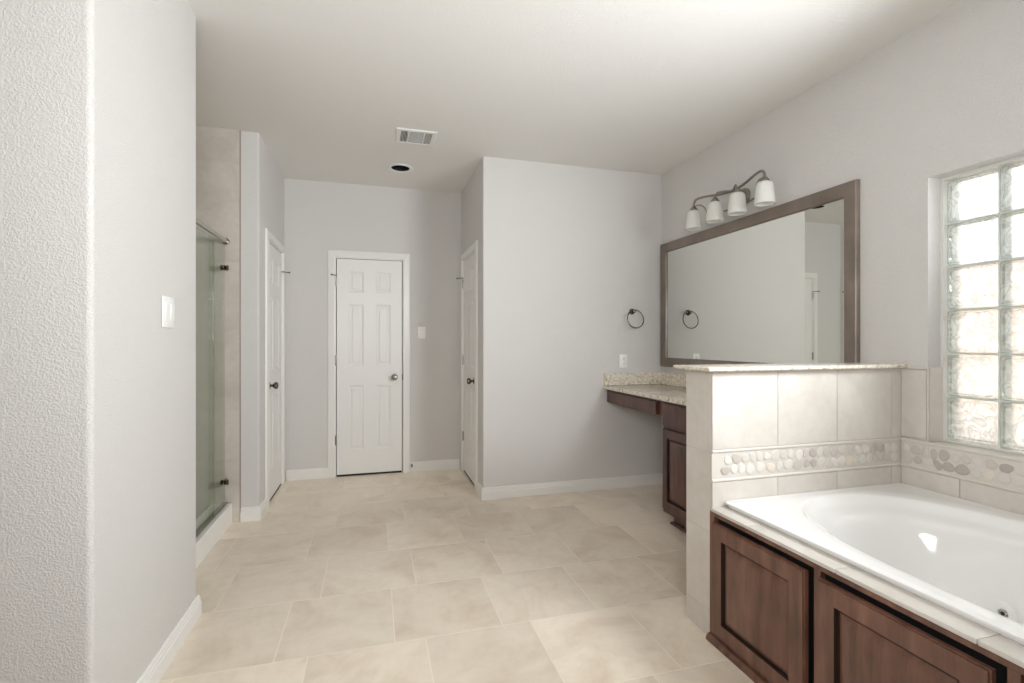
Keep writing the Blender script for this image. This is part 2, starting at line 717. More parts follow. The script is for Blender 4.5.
# wall with the towel ring, and the hall's right wall
w = M()
w.box(XH, XR, YT, DY0, 0, CEIL, 0.012, 4, edges=vedges([(XH, YT)]))
w.box(XH, XR, DY1, 5.0, 0, CEIL)
w.box(XH, XR, DY0, DY1, DZ, CEIL)
w.box(XH + 0.10, XR, DY0, DY1, 0, DZ)
w.build('wall_back_right', wall_paint, kind='structure', smooth=40)

# far wall of the hall with the niche for the far door
BX0, BX1, BZ = -0.352, 0.276, 2.062
w = M()
w.box(XL, BX0, YB, 5.0, 0, CEIL)
w.box(BX1, XH, YB, 5.0, 0, CEIL)
w.box(BX0, BX1, YB, 5.0, BZ, CEIL)
w.box(BX0, BX1, YB + 0.09, 5.0, 0, BZ)
w.build('wall_back', wall_paint, kind='structure')

# right wall with the window opening
WY0, WY1, WZ0, WZ1 = 0.046, 1.664, 0.806, 2.030
w = M()
w.box(XR, 2.66, WY1, 5.0, 0, CEIL)
w.box(XR, 2.66, -2.6, WY0, 0, CEIL)
w.box(XR, 2.66, WY0, WY1, 0, WZ0 - 0.012)
w.box(XR, 2.66, WY0, WY1, WZ1, CEIL)
w.build('wall_right', wall_paint, kind='structure')

# walls behind the camera
w = M()
w.box(-2.72, -2.6, -2.6, 5.0, 0, CEIL)
w.build('wall_left', wall_paint, kind='structure')
w = M()
w.box(-2.6, XR, -2.62, -2.5, 0, CEIL)
w.build('wall_rear', wall_paint, kind='structure')
# outside: side yard and the neighbouring brick wall that shows through the glass blocks
w = M()
w.box(2.66, 9, -6, 9, -0.3, -0.08)
w.build('ground_outside', gravel, kind='structure')
w = M()
w.box(5.2, 5.5, -6, 9, -0.08, 1.95, 0.01)
w.build('wall_outside', brick, kind='structure')

# ------------------------------------------------------------------ baseboards
BP = [(0, 0), (0.015, 0), (0.015, 0.060), (0.012, 0.064), (0.012, 0.076), (0.009, 0.080), (0.009, 0.090), (0.005, 0.096), (0, 0.096)]


def base(name, path):
    m = M()
    m.sweep(path, BP)
    return m.build(name, trim_white, kind='structure')


# travel so that the room lies to the left of the path
base('baseboard_near_left', [(-0.955, YE), (XL, YE), (XL, YN), (-2.6, YN)])
base('baseboard_hall_left', [(XL, 4.050), (XL, YT), (-0.905, YT)])
base('baseboard_back_left', [(-0.413, YB), (XL + .02, YB)])
base('baseboard_back_right', [(XH - .02, YB), (0.340, YB)])
base('baseboard_towel_wall', [(XR, 3.0), (XR, YT), (XH, YT), (XH, 4.050)])


# ------------------------------------------------------------------ doors
def make_door(name, T, x0, x1, knob_x, hinge_x, zs_hinge, oh=0.062):
    """local frame: x along the wall, y = 0 at the wall face, room at y < 0"""
    base_pt = T @ Vector(((x0 + x1) / 2, 0, 0))
    root = thing(name, tuple(base_pt), kind='structure')
    w_, h_ = x1 - x0 - 0.008, 2.030
    zb = 0.018
    # casing
    m = M(T)
    CPr = [(0, -0.018), (0.010, -0.018), (0.045, -0.013), (0.058, -0.012), (oh, -0.006), (oh, 0)]
    jx0, jx1, jz = x0 - 0.012, x1 + 0.012, 2.062

    def casing_ring(off, dy):
        return [(jx0 - off, dy, 0), (jx0 - off, dy, jz + off), (jx1 + off, dy, jz + off), (jx1 + off, dy, 0)]
    rr = [casing_ring(o, d) for o, d in CPr] + [casing_ring(0, 0)]
    rings = [[rg[i] for rg in rr] for i in range(4)]
    m.ring_loft(rings)
    m.build('casing', trim_white, root)
    # jamb lining the opening
    m = M(T)
    m.box(jx0, jx0 + 0.009, 0.0, 0.08, 0, jz)
    m.box(jx1 - 0.009, jx1, 0.0, 0.08, 0, jz)
    m.box(jx0 + 0.009, jx1 - 0.009, 0.0, 0.08, jz - 0.009, jz)
    m.build('jamb', trim_white, root)
    # six panel slab
    sx = w_ / 0.60
    px = [(0.105 * sx, 0.245 * sx), (0.355 * sx, 0.495 * sx)]
    pz = [(0.225, 0.835), (1.020, 1.605), (1.715, 1.915)]
    m = M(T @ Matrix.Translation((x0 + 0.004, 0.004, zb)))
    m.panel(w_, h_, 0.035, [(a, b, c, d) for a, b in px for c, d in pz],
            [(0.004, 0.002), (0.014, 0.007), (0.010, 0.0), (0.012, -0.006)])
    m.build('slab', door_white, root, smooth=25)
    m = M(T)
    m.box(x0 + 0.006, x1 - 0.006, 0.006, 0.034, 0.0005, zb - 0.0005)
    m.build('door_gap_shade', black, root)  # black strip that paints the shade in the gap under the slab
    # knob
    kz = 0.925
    m = M(T @ Matrix.Translation((knob_x, 0.004, kz)))
    m.lathe([(0.031, 0.0), (0.031, -0.004), (0.026, -0.010), (0.011, -0.014), (0.010, -0.030), (0.018, -0.036), (0.026, -0.045),
             (0.028, -0.055), (0.025, -0.064), (0.015, -0.069), (0.002, -0.070)], 'y', n=20)
    m.build('knob', nickel if name == 'door_1' else bronze, root, smooth=40)
    # strike / latch plate on the edge
    m = M(T)
    s = 1 if knob_x > hinge_x else -1
    ex = x1 - 0.001 if s > 0 else x0 + 0.001
    m.box(min(ex, ex + s * .007), max(ex, ex + s * .007), -0.001, 0.030, kz - 0.028, kz + 0.028)
    m.build('latch_plate', bronze, root)
    for z in zs_hinge:
        m = M(T)
        m.lathe([(0.0052, z - 0.045), (0.0052, z + 0.045)], 'z', (hinge_x, -0.003, 0), 10)
        m.box(hinge_x - 0.008, hinge_x + 0.008, -0.001, 0.0035, z - 0.044, z + 0.044)
        m.build('hinge', trim_white if name == 'door_2' else steel, root, smooth=40)
    z = zs_hinge[0] + 0.052
    m = M(T)
    m.lathe([(0.011, z), (0.011, z + 0.006)], 'z', (hinge_x, -0.006, 0), 10)
    m.tube([(hinge_x, -0.012, z + .003), (hinge_x - s * 0.020, -0.040, z + .003), (hinge_x - s * 0.030, -0.055, z + .003)], 0.0035, 8)
    m.lathe([(0.008, -0.062), (0.008, -0.055)], 'y', (hinge_x - s * 0.030, 0, z + .003), 10)
    m.build('hinge_pin_stop', bronze, root, smooth=40)
    return root


make_door('door_1', Matrix.Translation((0, YB, 0)), -0.340, 0.264, 0.190, -0.346, (1.835, 1.090, 0.345))
# hall left: wall normal +X ; local x -> world +Y, local -y -> world +X
TL = Matrix.Translation((XL, 0, 0)) @ Matrix(((0, -1, 0, 0), (1, 0, 0, 0), (0, 0, 1, 0), (0, 0, 0, 1)))
make_door('door_2', TL, 4.127, 4.745, 4.195, 4.751, (1.835, 1.090, 0.345), 0.062)
# hall right: wall normal -X ; local x -> world -Y, local -y -> world -X
TR = Matrix.Translation((XH, 0, 0)) @ Matrix(((0, 1, 0, 0), (-1, 0, 0, 0), (0, 0, 1, 0), (0, 0, 0, 1)))
make_door('door_3', TR, -4.745, -4.127, -4.200, -4.751, (1.835, 1.090, 0.345), 0.062)

# ------------------------------------------------------------------ window of glass blocks
win = thing('window_1', (2.57, 0.855, WZ0), kind='structure')
BXc = 2.612
# painted lining of the reveal and the tiled sill
m = M()
m.box(2.552, 2.66, WY1 - 0.012, WY1, WZ0, WZ1)
m.box(2.552, 2.66, WY0, WY0 + 0.012, WZ0, WZ1)
m.box(2.552, 2.66, WY0 + 0.012, WY1 - 0.012, WZ1 - 0.012, WZ1)
m.box(2.552, 2.66, WY0 + 0.012, WY1 - 0.012, WZ0, WZ0 + 0.008)
m.build('window_frame', vinyl, win)
m = M()
NC, NR = 8, 6
pw = (WY1 - WY0 - 0.024) / NC
ph = (WZ1 - WZ0 - 0.020) / NR
jt = 0.008
for i in range(1, NC):
    y = WY0 + 0.012 + pw * i
    m.box(BXc - 0.036, BXc + 0.036, y - jt / 2, y + jt / 2, WZ0 + 0.008, WZ1 - 0.012)
for j in range(1, NR):
    z = WZ0 + 0.008 + ph * j
    for i in range(NC):
        y0 = WY0 + 0.012 + pw * i + (jt / 2 if i else 0)
        y1 = WY0 + 0.012 + pw * (i + 1) - (jt / 2 if i < NC - 1 else 0)
        m.box(BXc - 0.036, BXc + 0.036, y0, y1, z - jt / 2, z + jt / 2)
m.build('block_joint', mortar, win)
src = None
for i in range(NC):
    for j in range(NR):
        cy = WY0 + 0.012 + pw * (i + .5)
        cz = WZ0 + 0.008 + ph * (j + .5)
        if src is None:
            m = M()
            a, b_ = pw / 2 - jt / 2 - 0.0005, ph / 2 - jt / 2 - 0.0005
            # pillow-faced block: rim, then a slightly dished face
            def rr_(hy, hz, x, rad=0.014):
                out = []
                for sy, sz, a0 in ((1, 1, 0), (-1, 1, 90), (-1, -1, 180), (1, -1, 270)):
                    for q in range(5):
                        tt = R(a0 + 90 * q / 4)
                        out.append((x, sy * (hy - rad) + rad * math.cos(tt), sz * (hz - rad) + rad * math.sin(tt)))
                return out
            rg = [rr_(a - .016, b_ - .016, -0.036), rr_(a - .010, b_ - .010, -0.043), rr_(a - .003, b_ - .003, -0.043), rr_(a, b_, -0.040),
                  rr_(a, b_, 0.040), rr_(a - .003, b_ - .003, 0.043), rr_(a - .010, b_ - .010, 0.043), rr_(a - .016, b_ - .016, 0.036)]
            m.ring_loft(rg)
            src = m.build('glass_block', glassblock, None, smooth=30, kind='x')
            del src['kind']
            o = src
        else:
            o = src.copy()
            C.objects.link(o)
        o.parent = win
        o.location = Vector((BXc, cy, cz)) - Vector(win.location)

# ------------------------------------------------------------------ tiled partition (half wall) between vanity and tub
PX0, PY0, PY1 = 1.3905, 1.7845, 1.9605
hw = M()
hw.box(PX0, XR, PY0, PY1, 0, 1.143)
part = hw.build('wall_partition', wall_grout, kind='structure')


def tiles(m, axis, plane, a_joints, z_joints, th, gr=0.0016, bevel=0.0012):
    """boxes of tile; axis 'y': plane at y (tile face), spans x ; axis 'x': plane at x, spans y. th signed thickness behind the face"""
    for a0, a1 in zip(a_joints, a_joints[1:]):
        for z0, z1 in zip(z_joints, z_joints[1:]):
            p0, p1 = sorted((plane, plane + th))
            tn = rnd.random()
            if axis == 'y':
                m.box(a0 + gr, a1 - gr, p0, p1, z0 + gr, z1 - gr, tone=tn)
            else:
                m.box(p0, p1, a0 + gr, a1 - gr, z0 + gr, z1 - gr, tone=tn)


m = M()
FX = 1.389
tiles(m, 'y', 1.780, [FX, 1.732, 2.069, 2.406, XR], [0.806, 1.143], 0.012)
tiles(m, 'y', 1.780, [FX, 1.732, 2.069, 2.406, XR], [0.556, 0.668], 0.012)
tiles(m, 'x', 1.389, [1.792, 1.962], [0.0, 0.112, 0.452, 0.792, 1.143], 0.012)
tiles(m, 'y', 1.962, [FX, 1.732, 1.93], [0, 0.112, 0.452, 0.792, 1.143], -0.012)
m.build('wall_tile', wall_tile, part)


def pebbles(m, axis, plane, a0, a1, z0, z1, seed):
    rg = random.Random(seed)
    rows = 2
    hz = (z1 - z0) / rows
    for r_ in range(rows):
        a = a0 + 0.012 + rg.random() * 0.01 + 0.018 * r_
        while a < a1 - 0.02:
            wv = rg.uniform(0.016, 0.029)
            hh = rg.uniform(0.018, 0.0255)
            cz = z0 + hz * (r_ + 0.5) + rg.uniform(-0.004, 0.004)
            ca = a + wv
            rot = rg.uniform(-0.6, 0.6)
            tn = rg.random() ** 0.8
            N = 14
            ph1, ph2 = rg.uniform(0, 6.3), rg.uniform(0, 6.3)
            rings = []
            for s, d in ((1.0, 0.0), (0.97, 0.0018), (0.86, 0.0030), (0.45, 0.0035)):
                ring = []
                for k in range(N):
                    t = 2 * math.pi * k / N
                    q = 1 + 0.07 * math.cos(2 * t + ph1) + 0.06 * math.cos(3 * t + ph2)
                    u, v = wv * s * q * math.cos(t), hh * s * q * math.sin(t)
                    uu, vv = u * math.cos(rot) - v * math.sin(rot), u * math.sin(rot) + v * math.cos(rot)
                    if axis == 'y':
                        ring.append((ca + uu, plane - d, cz + vv))
                    else:
                        ring.append((plane - d, ca + uu, cz + vv))
                rings.append(ring)
            before = len(m.bm.faces)
            m.ring_loft(rings)
            l = m.attr()
            m.bm.faces.ensure_lookup_table()
            for f in m.bm.faces[before:]:
                f[l] = tn
            a += wv * 2 + 0.0015


m = M()
m.box(FX, XR, 1.783, 1.792, 0.680, 0.794)
m.build('mosaic_bed', wall_grout, part)
m = M()
pebbles(m, 'y', 1.783, FX + 0.03, XR - 0.006, 0.690, 0.784, 3)
m.build('pebble_mosaic', pebble, part, smooth=50)


def pencil(m, axis, plane, a0, a1, z, r=0.0075):
    prof = []
    for k in range(9):
        t = math.pi * k / 8
        prof.append((-r * 1.3 * math.sin(t), z + r * math.cos(t)))
    joints = [a0]
    while joints[-1] + 0.29 < a1:
        joints.append(joints[-1] + 0.29)
    joints.append(a1)
    for b0, b1 in zip(joints, joints[1:]):
        rings = []
        for a in (b0, b1 - 0.001):
            if axis == 'y':
                rings.append([(a, plane + d, zz) for d, zz in prof])
            else:
                rings.append([(plane + d, a, zz) for d, zz in prof])
        m.ring_loft(rings)


m = M()
for z in (0.799, 0.674):
    pencil(m, 'y', 1.786, FX, XR - 0.01, z)
    m.box(FX, XR - 0.01, 1.7862, 1.792, z - .0075, z + .0075)
m.build('pencil_trim', pencil_mat, part, smooth=50)

# granite cap
m = M()
m.box(1.343, XR, 1.742, 2.000, 1.1435, 1.1610, 0.006, 3, edges=lambda e: not (abs(e.verts[0].co.x - XR) < 1e-4 and abs(e.verts[1].co.x - XR) < 1e-4))
m.build('stone_cap', granite, part, smooth=40)

# ------------------------------------------------------------------ tile on the window wall
TX = XR - 0.008
m = M()
tiles(m, 'x', TX, [WY1, 1.779], [0.812, 1.138], 0.0078)
js = [-0.15, 0.183, 0.520, 0.857, 1.194, 1.531, 1.779]
tiles(m, 'x', TX, js, [0.556, 0.668], 0.0078)
# sill (tile) running into the reveal, and the tiled side of the reveal
m.box(TX, 2.552, WY0, WY1, WZ0 - 0.011, WZ0 - 0.001, tone=0.4)
m.box(XR, 2.552, WY1 - 0.009, WY1 - 0.0005, WZ0, 1.150, tone=0.3)
wt = m.build('tile_wainscot', wall_tile, bpy.data.objects['wall_right'])
m = M()
m.box(TX - 0.001, XR, WY1 - 0.006, WY1, 0.812, 1.150, 0.003)
m.box(TX + 0.001, XR, WY1, 1.779, 1.1385, 1.150, 0.004)
m.box(XR - 0.006, XR, -0.15, 1.779, 0.680, 0.794)
m.build('tile_edge', pencil_mat, bpy.data.objects['wall_right'])
m = M()
pebbles(m, 'x', XR - 0.006, -0.1, 1.772, 0.688, 0.780, 11)
m.build('pebble_mosaic', pebble, bpy.data.objects['wall_right'], smooth=50)
m = M()
for z in (0.799, 0.674):
    pencil(m, 'x', XR - 0.003, -0.15, 1.778, z)
m.build('pencil_trim', pencil_mat, bpy.data.objects['wall_right'], smooth=50)

# ------------------------------------------------------------------ tub surround: stained wood front and tile deck
sur = thing('bathtub_surround', (1.43, 0.85, 0), 'dark-stained wooden cabinet front with raised-panel doors under the white bathtub', 'cabinet')
AX = 1.384
YA0, YA1 = -0.14, 1.790
doors = [(1.294, 1.756), (0.786, 1.246), (0.278, 0.738)]
m = M()
ft = 0.020
tops, bots = 0.530, 0.050
m.box(AX, AX + ft, YA0, YA1, tops, 0.547, 0.001)
m.box(AX, AX + ft, YA0, YA1, 0.0, bots)
edges_ = [YA1]
for a, b_ in doors:
    edges_ += [b_ + 0.004, a - 0.020]
edges_.append(YA0)
for k in range(0, len(edges_), 2):
    m.box(AX, AX + ft, edges_[k + 1], edges_[k], bots, tops)
m.build('face_frame', wood, sur)
# black sheet painting the shade inside the cabinet, seen in the gaps
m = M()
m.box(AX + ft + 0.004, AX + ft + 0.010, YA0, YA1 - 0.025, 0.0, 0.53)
m.build('cabinet_gap_shade', black, sur)
m = M()
shoe = [(0, 0), (0.020, 0), (0.020, 0.010), (0.015, 0.020), (0.006, 0.027), (0, 0.027)]
m.sweep([(AX, YA0), (AX, YA1)], shoe)
m.build('base_shoe', wood, sur, smooth=50)
Tap = Matrix.Translation((0, 0, 0)) @ Matrix(((0, 1, 0, 0), (-1, 0, 0, 0), (0, 0, 1, 0), (0, 0, 0, 1)))
for a, b_ in doors:
    z0, z1 = 0.054, 0.513
    wd, hd = b_ - a, z1 - z0
    # local x -> -Y: starts at y=b_
    T = Matrix.Translation((AX - 0.021, b_, z0)) @ Matrix(((0, 1, 0, 0), (-1, 0, 0, 0), (0, 0, 1, 0), (0, 0, 0, 1)))
    m = M(T)
    m.panel(wd, hd, 0.020, [(0.062, wd - 0.062, 0.055, hd - 0.062)],
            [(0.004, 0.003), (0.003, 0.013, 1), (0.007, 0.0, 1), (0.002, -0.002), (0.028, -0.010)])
    ed = [e for e in m.bm.edges if all(abs(v.co.y) < 1e-5 for v in e.verts) and
          (all(v.co.x < 1e-5 for v in e.verts) or all(v.co.x > wd - 1e-5 for v in e.verts) or all(v.co.z < 1e-5 for v in e.verts) or all(v.co.z > hd - 1e-5 for v in e.verts))]
    bmesh.ops.bevel(m.bm, geom=ed, offset=0.005, segments=2, affect='EDGES')
    m.build('panel_door', [wood, glaze_shade], sur, smooth=25)
# tile deck along the front
m = M()
js = [YA0, 0.078, 0.450, 0.822, 1.194, 1.566, 1.779]
for a, b_ in zip(js, js[1:]):
    m.box(1.379, 1.50, a + .001, b_ - .001, 0.5480, 0.5620, 0.003, 2, tone=rnd.random())
m.build('tile_deck', wall_tile, sur, smooth=40)

# ------------------------------------------------------------------ bathtub
tub = thing('bathtub', (1.97, 0.855, 0.10), 'white drop-in soaking tub with a glossy oval basin below the glass block window', 'bathtub')
TX0, TX1, TY0, TY1 = 1.446, 2.462, -0.08, 1.7785
ZR = 0.586
tcx, tcy = 1.955, 0.852
N = 96


def sup(hw_, hl_, z, e=2.5, cx=tcx, cy=tcy):
    out = []
    for i in range(N):
        t = 2 * math.pi * i / N
        c_, s_ = math.cos(t), math.sin(t)
        out.append((cx + hw_ * math.copysign(abs(c_) ** (2 / e), c_), cy + hl_ * math.copysign(abs(s_) ** (2 / e), s_), z))
    return out


def rectring(x0, x1, y0, y1, z, r):
    out = []
    cx, cy = (x0 + x1) / 2, (y0 + y1) / 2
    for i in range(N):
        t = 2 * math.pi * i / N
        c_, s_ = math.cos(t), math.sin(t)
        e = 90
        out.append((cx + (x1 - x0) / 2 * math.copysign(abs(c_) ** (2 / e), c_), cy + (y1 - y0) / 2 * math.copysign(abs(s_) ** (2 / e), s_), z))
    return out


m = M()
rings = [rectring(TX0 + 0.012, TX1 - .003, TY0 + .012, TY1 - .003, 0.5625, 0), rectring(TX0 + 0.012, TX1 - .003, TY0 + .012, TY1 - .003, 0.575, 0),
         rectring(TX0, TX1, TY0, TY1, 0.5755, 0), rectring(TX0, TX1, TY0, TY1, 0.582, 0), rectring(TX0 + .005, TX1 - .002, TY0 + .005, TY1 - .002, ZR, 0)]
# flat rim blended to the basin mouth
a, b_ = rings[-1], sup(0.445, 0.872, ZR - 0.001, 2.6)
for k in (0.35, 0.7):
    rings.append([tuple(p + (q - p) * k for p, q in zip(u, v)) for u, v in zip(a, b_)])
rings.append(b_)
prof = [(0.437, 0.864, 0.582, 2.6), (0.430, 0.855, 0.574, 2.6), (0.420, 0.840, 0.556, 2.6), (0.405, 0.815, 0.542, 2.55), (0.388, 0.785, 0.530, 2.5),
        (0.376, 0.765, 0.516, 2.5), (0.368, 0.750, 0.500, 2.5), (0.360, 0.730, 0.46, 2.5), (0.345, 0.690, 0.36, 2.5), (0.328, 0.640, 0.25, 2.5),
        (0.310, 0.595, 0.185, 2.5), (0.285, 0.555, 0.155, 2.5), (0.24, 0.49, 0.140, 2.5), (0.16, 0.36, 0.134, 2.4), (0.06, 0.15, 0.131, 2.2)]
for hw_, hl_, z, e in prof:
    rings.append(sup(hw_, hl_, z, e))
m.ring_loft(rings, cap0=False)
m.build('shell', porcelain, tub, smooth=50)


def jet(y, z, side):
    """whirlpool jet set flush in the basin wall"""
    # half width of the basin at this height
    for (h1, l1, z1, e1), (h2, l2, z2, e2) in zip(prof, prof[1:]):
        if z1 >= z >= z2:
            k = (z1 - z) / (z1 - z2)
            hw_, hl_ = h1 + (h2 - h1) * k, l1 + (l2 - l1) * k
            sl = (h1 - h2) / (z1 - z2)
    x = tcx + side * hw_ * (1 - (abs(y - tcy) / hl_) ** 2.5) ** (1 / 2.5)
    tilt = math.atan(sl)
    T = Matrix.Translation((x - side * 0.002, y, z)) @ Matrix.Rotation(side * tilt, 4, 'Y') @ Matrix.Diagonal((-side, 1, 1, 1))
    m = M(T)
    m.lathe([(0.042, -0.001), (0.042, 0.003), (0.036, 0.006), (0.017, 0.006), (0.014, 0.003)], 'x', n=24, cap1=False)
    j = m.build('jet', plastic_white, tub, smooth=40)
    m = M(T)
    m.lathe([(0.0142, 0.001), (0.0142, 0.006), (0.011, 0.008), (0.007, 0.008)], 'x', n=20, cap1=False)
    k = m.build('nozzle', steel, j, smooth=40)
    k.matrix_parent_inverse = Matrix.Identity(4)
    m = M(T)
    m.lathe([(0.0075, 0.002), (0.0070, 0.0072)], 'x', n=16)
    k = m.build('nozzle_opening', black, j, smooth=40)
    k.matrix_parent_inverse = Matrix.Identity(4)


jet(1.25, 0.265, 1)
jet(0.45, 0.245, 1)

# ------------------------------------------------------------------ vanity cabinet, countertop
VX = 1.935
van = thing('vanity_cabinet', (2.2, 2.9, 0), 'dark cherry vanity cabinet with a knee-space drawer below the granite countertop', 'cabinet')
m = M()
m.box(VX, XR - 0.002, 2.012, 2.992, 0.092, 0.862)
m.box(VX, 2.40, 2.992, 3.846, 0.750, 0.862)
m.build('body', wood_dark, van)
m = M()
m.box(2.005, XR - 0.02, 2.03, 2.972, 0.0, 0.092)
m.sweep([(2.005, 2.03), (2.005, 2.972), (2.4, 2.972)], [(0, 0), (0.018, 0), (0.018, 0.008), (0.012, 0.017), (0, 0.022)])
m.build('toe_kick', wood_dark, van)


def front(name, y0, y1, z0, z1, panels, prof, th=0.020):
    wd, hd = y1 - y0, z1 - z0
    T = Matrix.Translation((VX - th - 0.0005, y1, z0)) @ Matrix(((0, 1, 0, 0), (-1, 0, 0, 0), (0, 0, 1, 0), (0, 0, 0, 1)))
    m = M(T)
    m.panel(wd, hd, th, panels, prof)
    ed = [e for e in m.bm.edges if all(abs(v.co.y) < 1e-5 for v in e.verts) and
          (all(v.co.x < 1e-5 for v in e.verts) or all(v.co.x > wd - 1e-5 for v in e.verts) or all(v.co.z < 1e-5 for v in e.verts) or all(v.co.z > hd - 1e-5 for v in e.verts))]
    bmesh.ops.bevel(m.bm, geom=ed, offset=0.004, segments=2, affect='EDGES')
    return m.build(name, [wood_dark, glaze_shade], van, smooth=25)


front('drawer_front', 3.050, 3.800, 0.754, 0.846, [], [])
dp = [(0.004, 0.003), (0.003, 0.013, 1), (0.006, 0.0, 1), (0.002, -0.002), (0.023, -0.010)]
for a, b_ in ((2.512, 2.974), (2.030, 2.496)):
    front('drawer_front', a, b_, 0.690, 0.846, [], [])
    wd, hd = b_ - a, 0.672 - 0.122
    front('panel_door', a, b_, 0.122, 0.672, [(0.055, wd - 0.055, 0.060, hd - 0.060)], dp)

ct = thing('countertop', (2.18, 2.9, 0.862), 'speckled cream granite countertop on the vanity beneath the framed mirror', 'countertop')
m = M()
m.box(1.897, XR - 0.001, 1.994, YT - 0.001, 0.863, 0.893, 0.004, 2)
m.build('slab', granite, ct, smooth=40)
m = M()
m.box(1.905, XR - 0.001, YT - 0.022, YT - 0.001, 0.8935, 0.998, 0.002)
m.build('backsplash', granite, ct)
m = M()
m.box(XR - 0.022, XR - 0.001, 1.995, YT - 0.023, 0.8935, 0.998, 0.002)
m.build('backsplash', granite, ct)

# ------------------------------------------------------------------ mirror
MY0, MY1, MZ0, MZ1 = 1.992, 3.825, 1.052, 2.126
mir = thing('framed_mirror', (XR, (MY0 + MY1) / 2, MZ0), 'large rectangular wall mirror in a flat taupe-brown frame above the vanity', 'mirror')
fw = 0.078
PR = [(0, 0), (0, 0.026), (0.004, 0.030), (0.070, 0.026), (0.074, 0.023), (fw, 0.017), (fw, 0)]


def mring(o, d):
    return [(XR - d, MY0 + o, MZ0 + o), (XR - d, MY1 - o, MZ0 + o), (XR - d, MY1 - o, MZ1 - o), (XR - d, MY0 + o, MZ1 - o)]


m = M()
vr = [[m.bm.verts.new(p) for p in mring(o, d + 0.0005)] for o, d in PR]
for a, b_ in zip(vr, vr[1:] + vr[:1]):
    for i in range(4):
        j = (i + 1) % 4
        m.bm.faces.new((a[i], a[j], b_[j], b_[i]))
m.build('frame', frame_wood, mir)
m = M()
m.box(XR - 0.012, XR - 0.002, MY0 + fw + .0005, MY1 - fw - .0005, MZ0 + fw + .0005, MZ1 - fw - .0005)
m.build('mirror_glass', mirror_glass, mir)

# ------------------------------------------------------------------ vanity light
vl = thing('vanity_light', (XR, 2.855, 2.25), 'four-light nickel wall fixture with frosted bell shades above the mirror', 'wall lamp')
m = M()
pl = []
for dx, s in ((0, 1.0), (0.010, 1.0), (0.018, 0.90), (0.020, 0.6)):
    ring = []
    for i in range(32):
        t = 2 * math.pi * i / 32
        c_, s_ = math.cos(t), math.sin(t)
        ring.append((XR - 0.0005 - dx, 2.862 + 0.085 * s * math.copysign(abs(c_) ** 0.7, c_), 2.272 + 0.060 * s * math.copysign(abs(s_) ** 0.7, s_)))
    pl.append(ring)
m.ring_loft(pl)
m.build('backplate', nickel, vl, smooth=40)
SX = 2.335
SYs = (2.503, 2.742, 2.965, 3.205)
HY, HZ = 2.860, 2.315


def bez(pts, n=10):
    P_ = [Vector(p) for p in pts]
    out = []
    for i in range(len(P_) - 1):
        p0 = P_[max(i - 1, 0)]
        p1, p2 = P_[i], P_[i + 1]
        p3 = P_[min(i + 2, len(P_) - 1)]
        for k in range(n):
            t = k / n
            out.append(0.5 * ((2 * p1) + (-p0 + p2) * t + (2 * p0 - 5 * p1 + 4 * p2 - p3) * t * t + (-p0 + 3 * p1 - 3 * p2 + p3) * t ** 3))
    out.append(P_[-1])
    return out


m = M()
m.tube([(XR - 0.018, HY, 2.29), (XR - 0.045, HY, 2.305), (XR - 0.07, HY, 2.315)], 0.008)
m.lathe([(0.002, -0.016), (0.011, -0.008), (0.013, 0.0), (0.011, 0.008), (0.002, 0.016)], 'z', (XR - 0.07, HY, 2.318), 14)
m.build('hub', nickel, vl, smooth=50)
for yy, sgn in ((SYs[0], -1), (SYs[3], 1)):
    m = M()
    m.tube(bez([(XR - 0.07, HY, 2.318), (2.385, HY + sgn * 0.12, 2.325), (2.35, yy - sgn * 0.095, 2.340), (SX, yy - sgn * 0.030, 2.338), (SX, yy - sgn * 0.004, 2.318), (SX, yy, 2.288)]), 0.0082)
    m.build('arm', nickel, vl, smooth=50)
    m = M()
    m.tube(bez([(SX, yy - sgn * 0.006, 2.292), (2.345, yy - sgn * 0.06, 2.290), (2.36, yy - sgn * 0.095, 2.262), (2.385, yy - sgn * 0.115, 2.215), (2.42, HY + sgn * 0.10, 2.205), (XR - 0.02, HY + sgn * 0.06, 2.225)]), 0.0050, 8)
    m.lathe([(0.002, -0.009), (0.008, 0), (0.002, 0.009)], 'z', (XR - 0.024, HY + sgn * 0.058, 2.225), 12)
    m.build('scroll_rod', nickel, vl, smooth=50)
for yy, sgn in ((SYs[1], -1), (SYs[2], 1)):
    m = M()
    m.tube(bez([(XR - 0.07, HY, 2.316), (2.37, HY + sgn * 0.05, 2.325), (SX + 0.004, yy - sgn * 0.020, 2.322), (SX, yy, 2.288)]), 0.0062)
    m.build('arm', nickel, vl, smooth=50)
for yy in SYs:
    m = M()
    m.lathe([(0.008, 2.298), (0.012, 2.292), (0.019, 2.284), (0.028, 2.272), (0.030, 2.266), (0.030, 2.262)], 'z', (SX, yy, 0), 20)
    m.build('shade_cap', nickel, vl, smooth=50)
    m = M()
    pr = [(0.010, 2.2655), (0.036, 2.2600), (0.045, 2.254), (0.049, 2.240), (0.053, 2.210), (0.057, 2.175), (0.0595, 2.145), (0.0600, 2.124)]
    full = pr + [(r - 0.003, z + (0.0008 if i == 0 else -0.002)) for i, (r, z) in enumerate(pr[::-1])]
    m.lathe(full, 'z', (SX, yy, 0), 32, cap0=True, cap1=True)
    m.build('lamp_shade', shade_glass, vl, smooth=50)

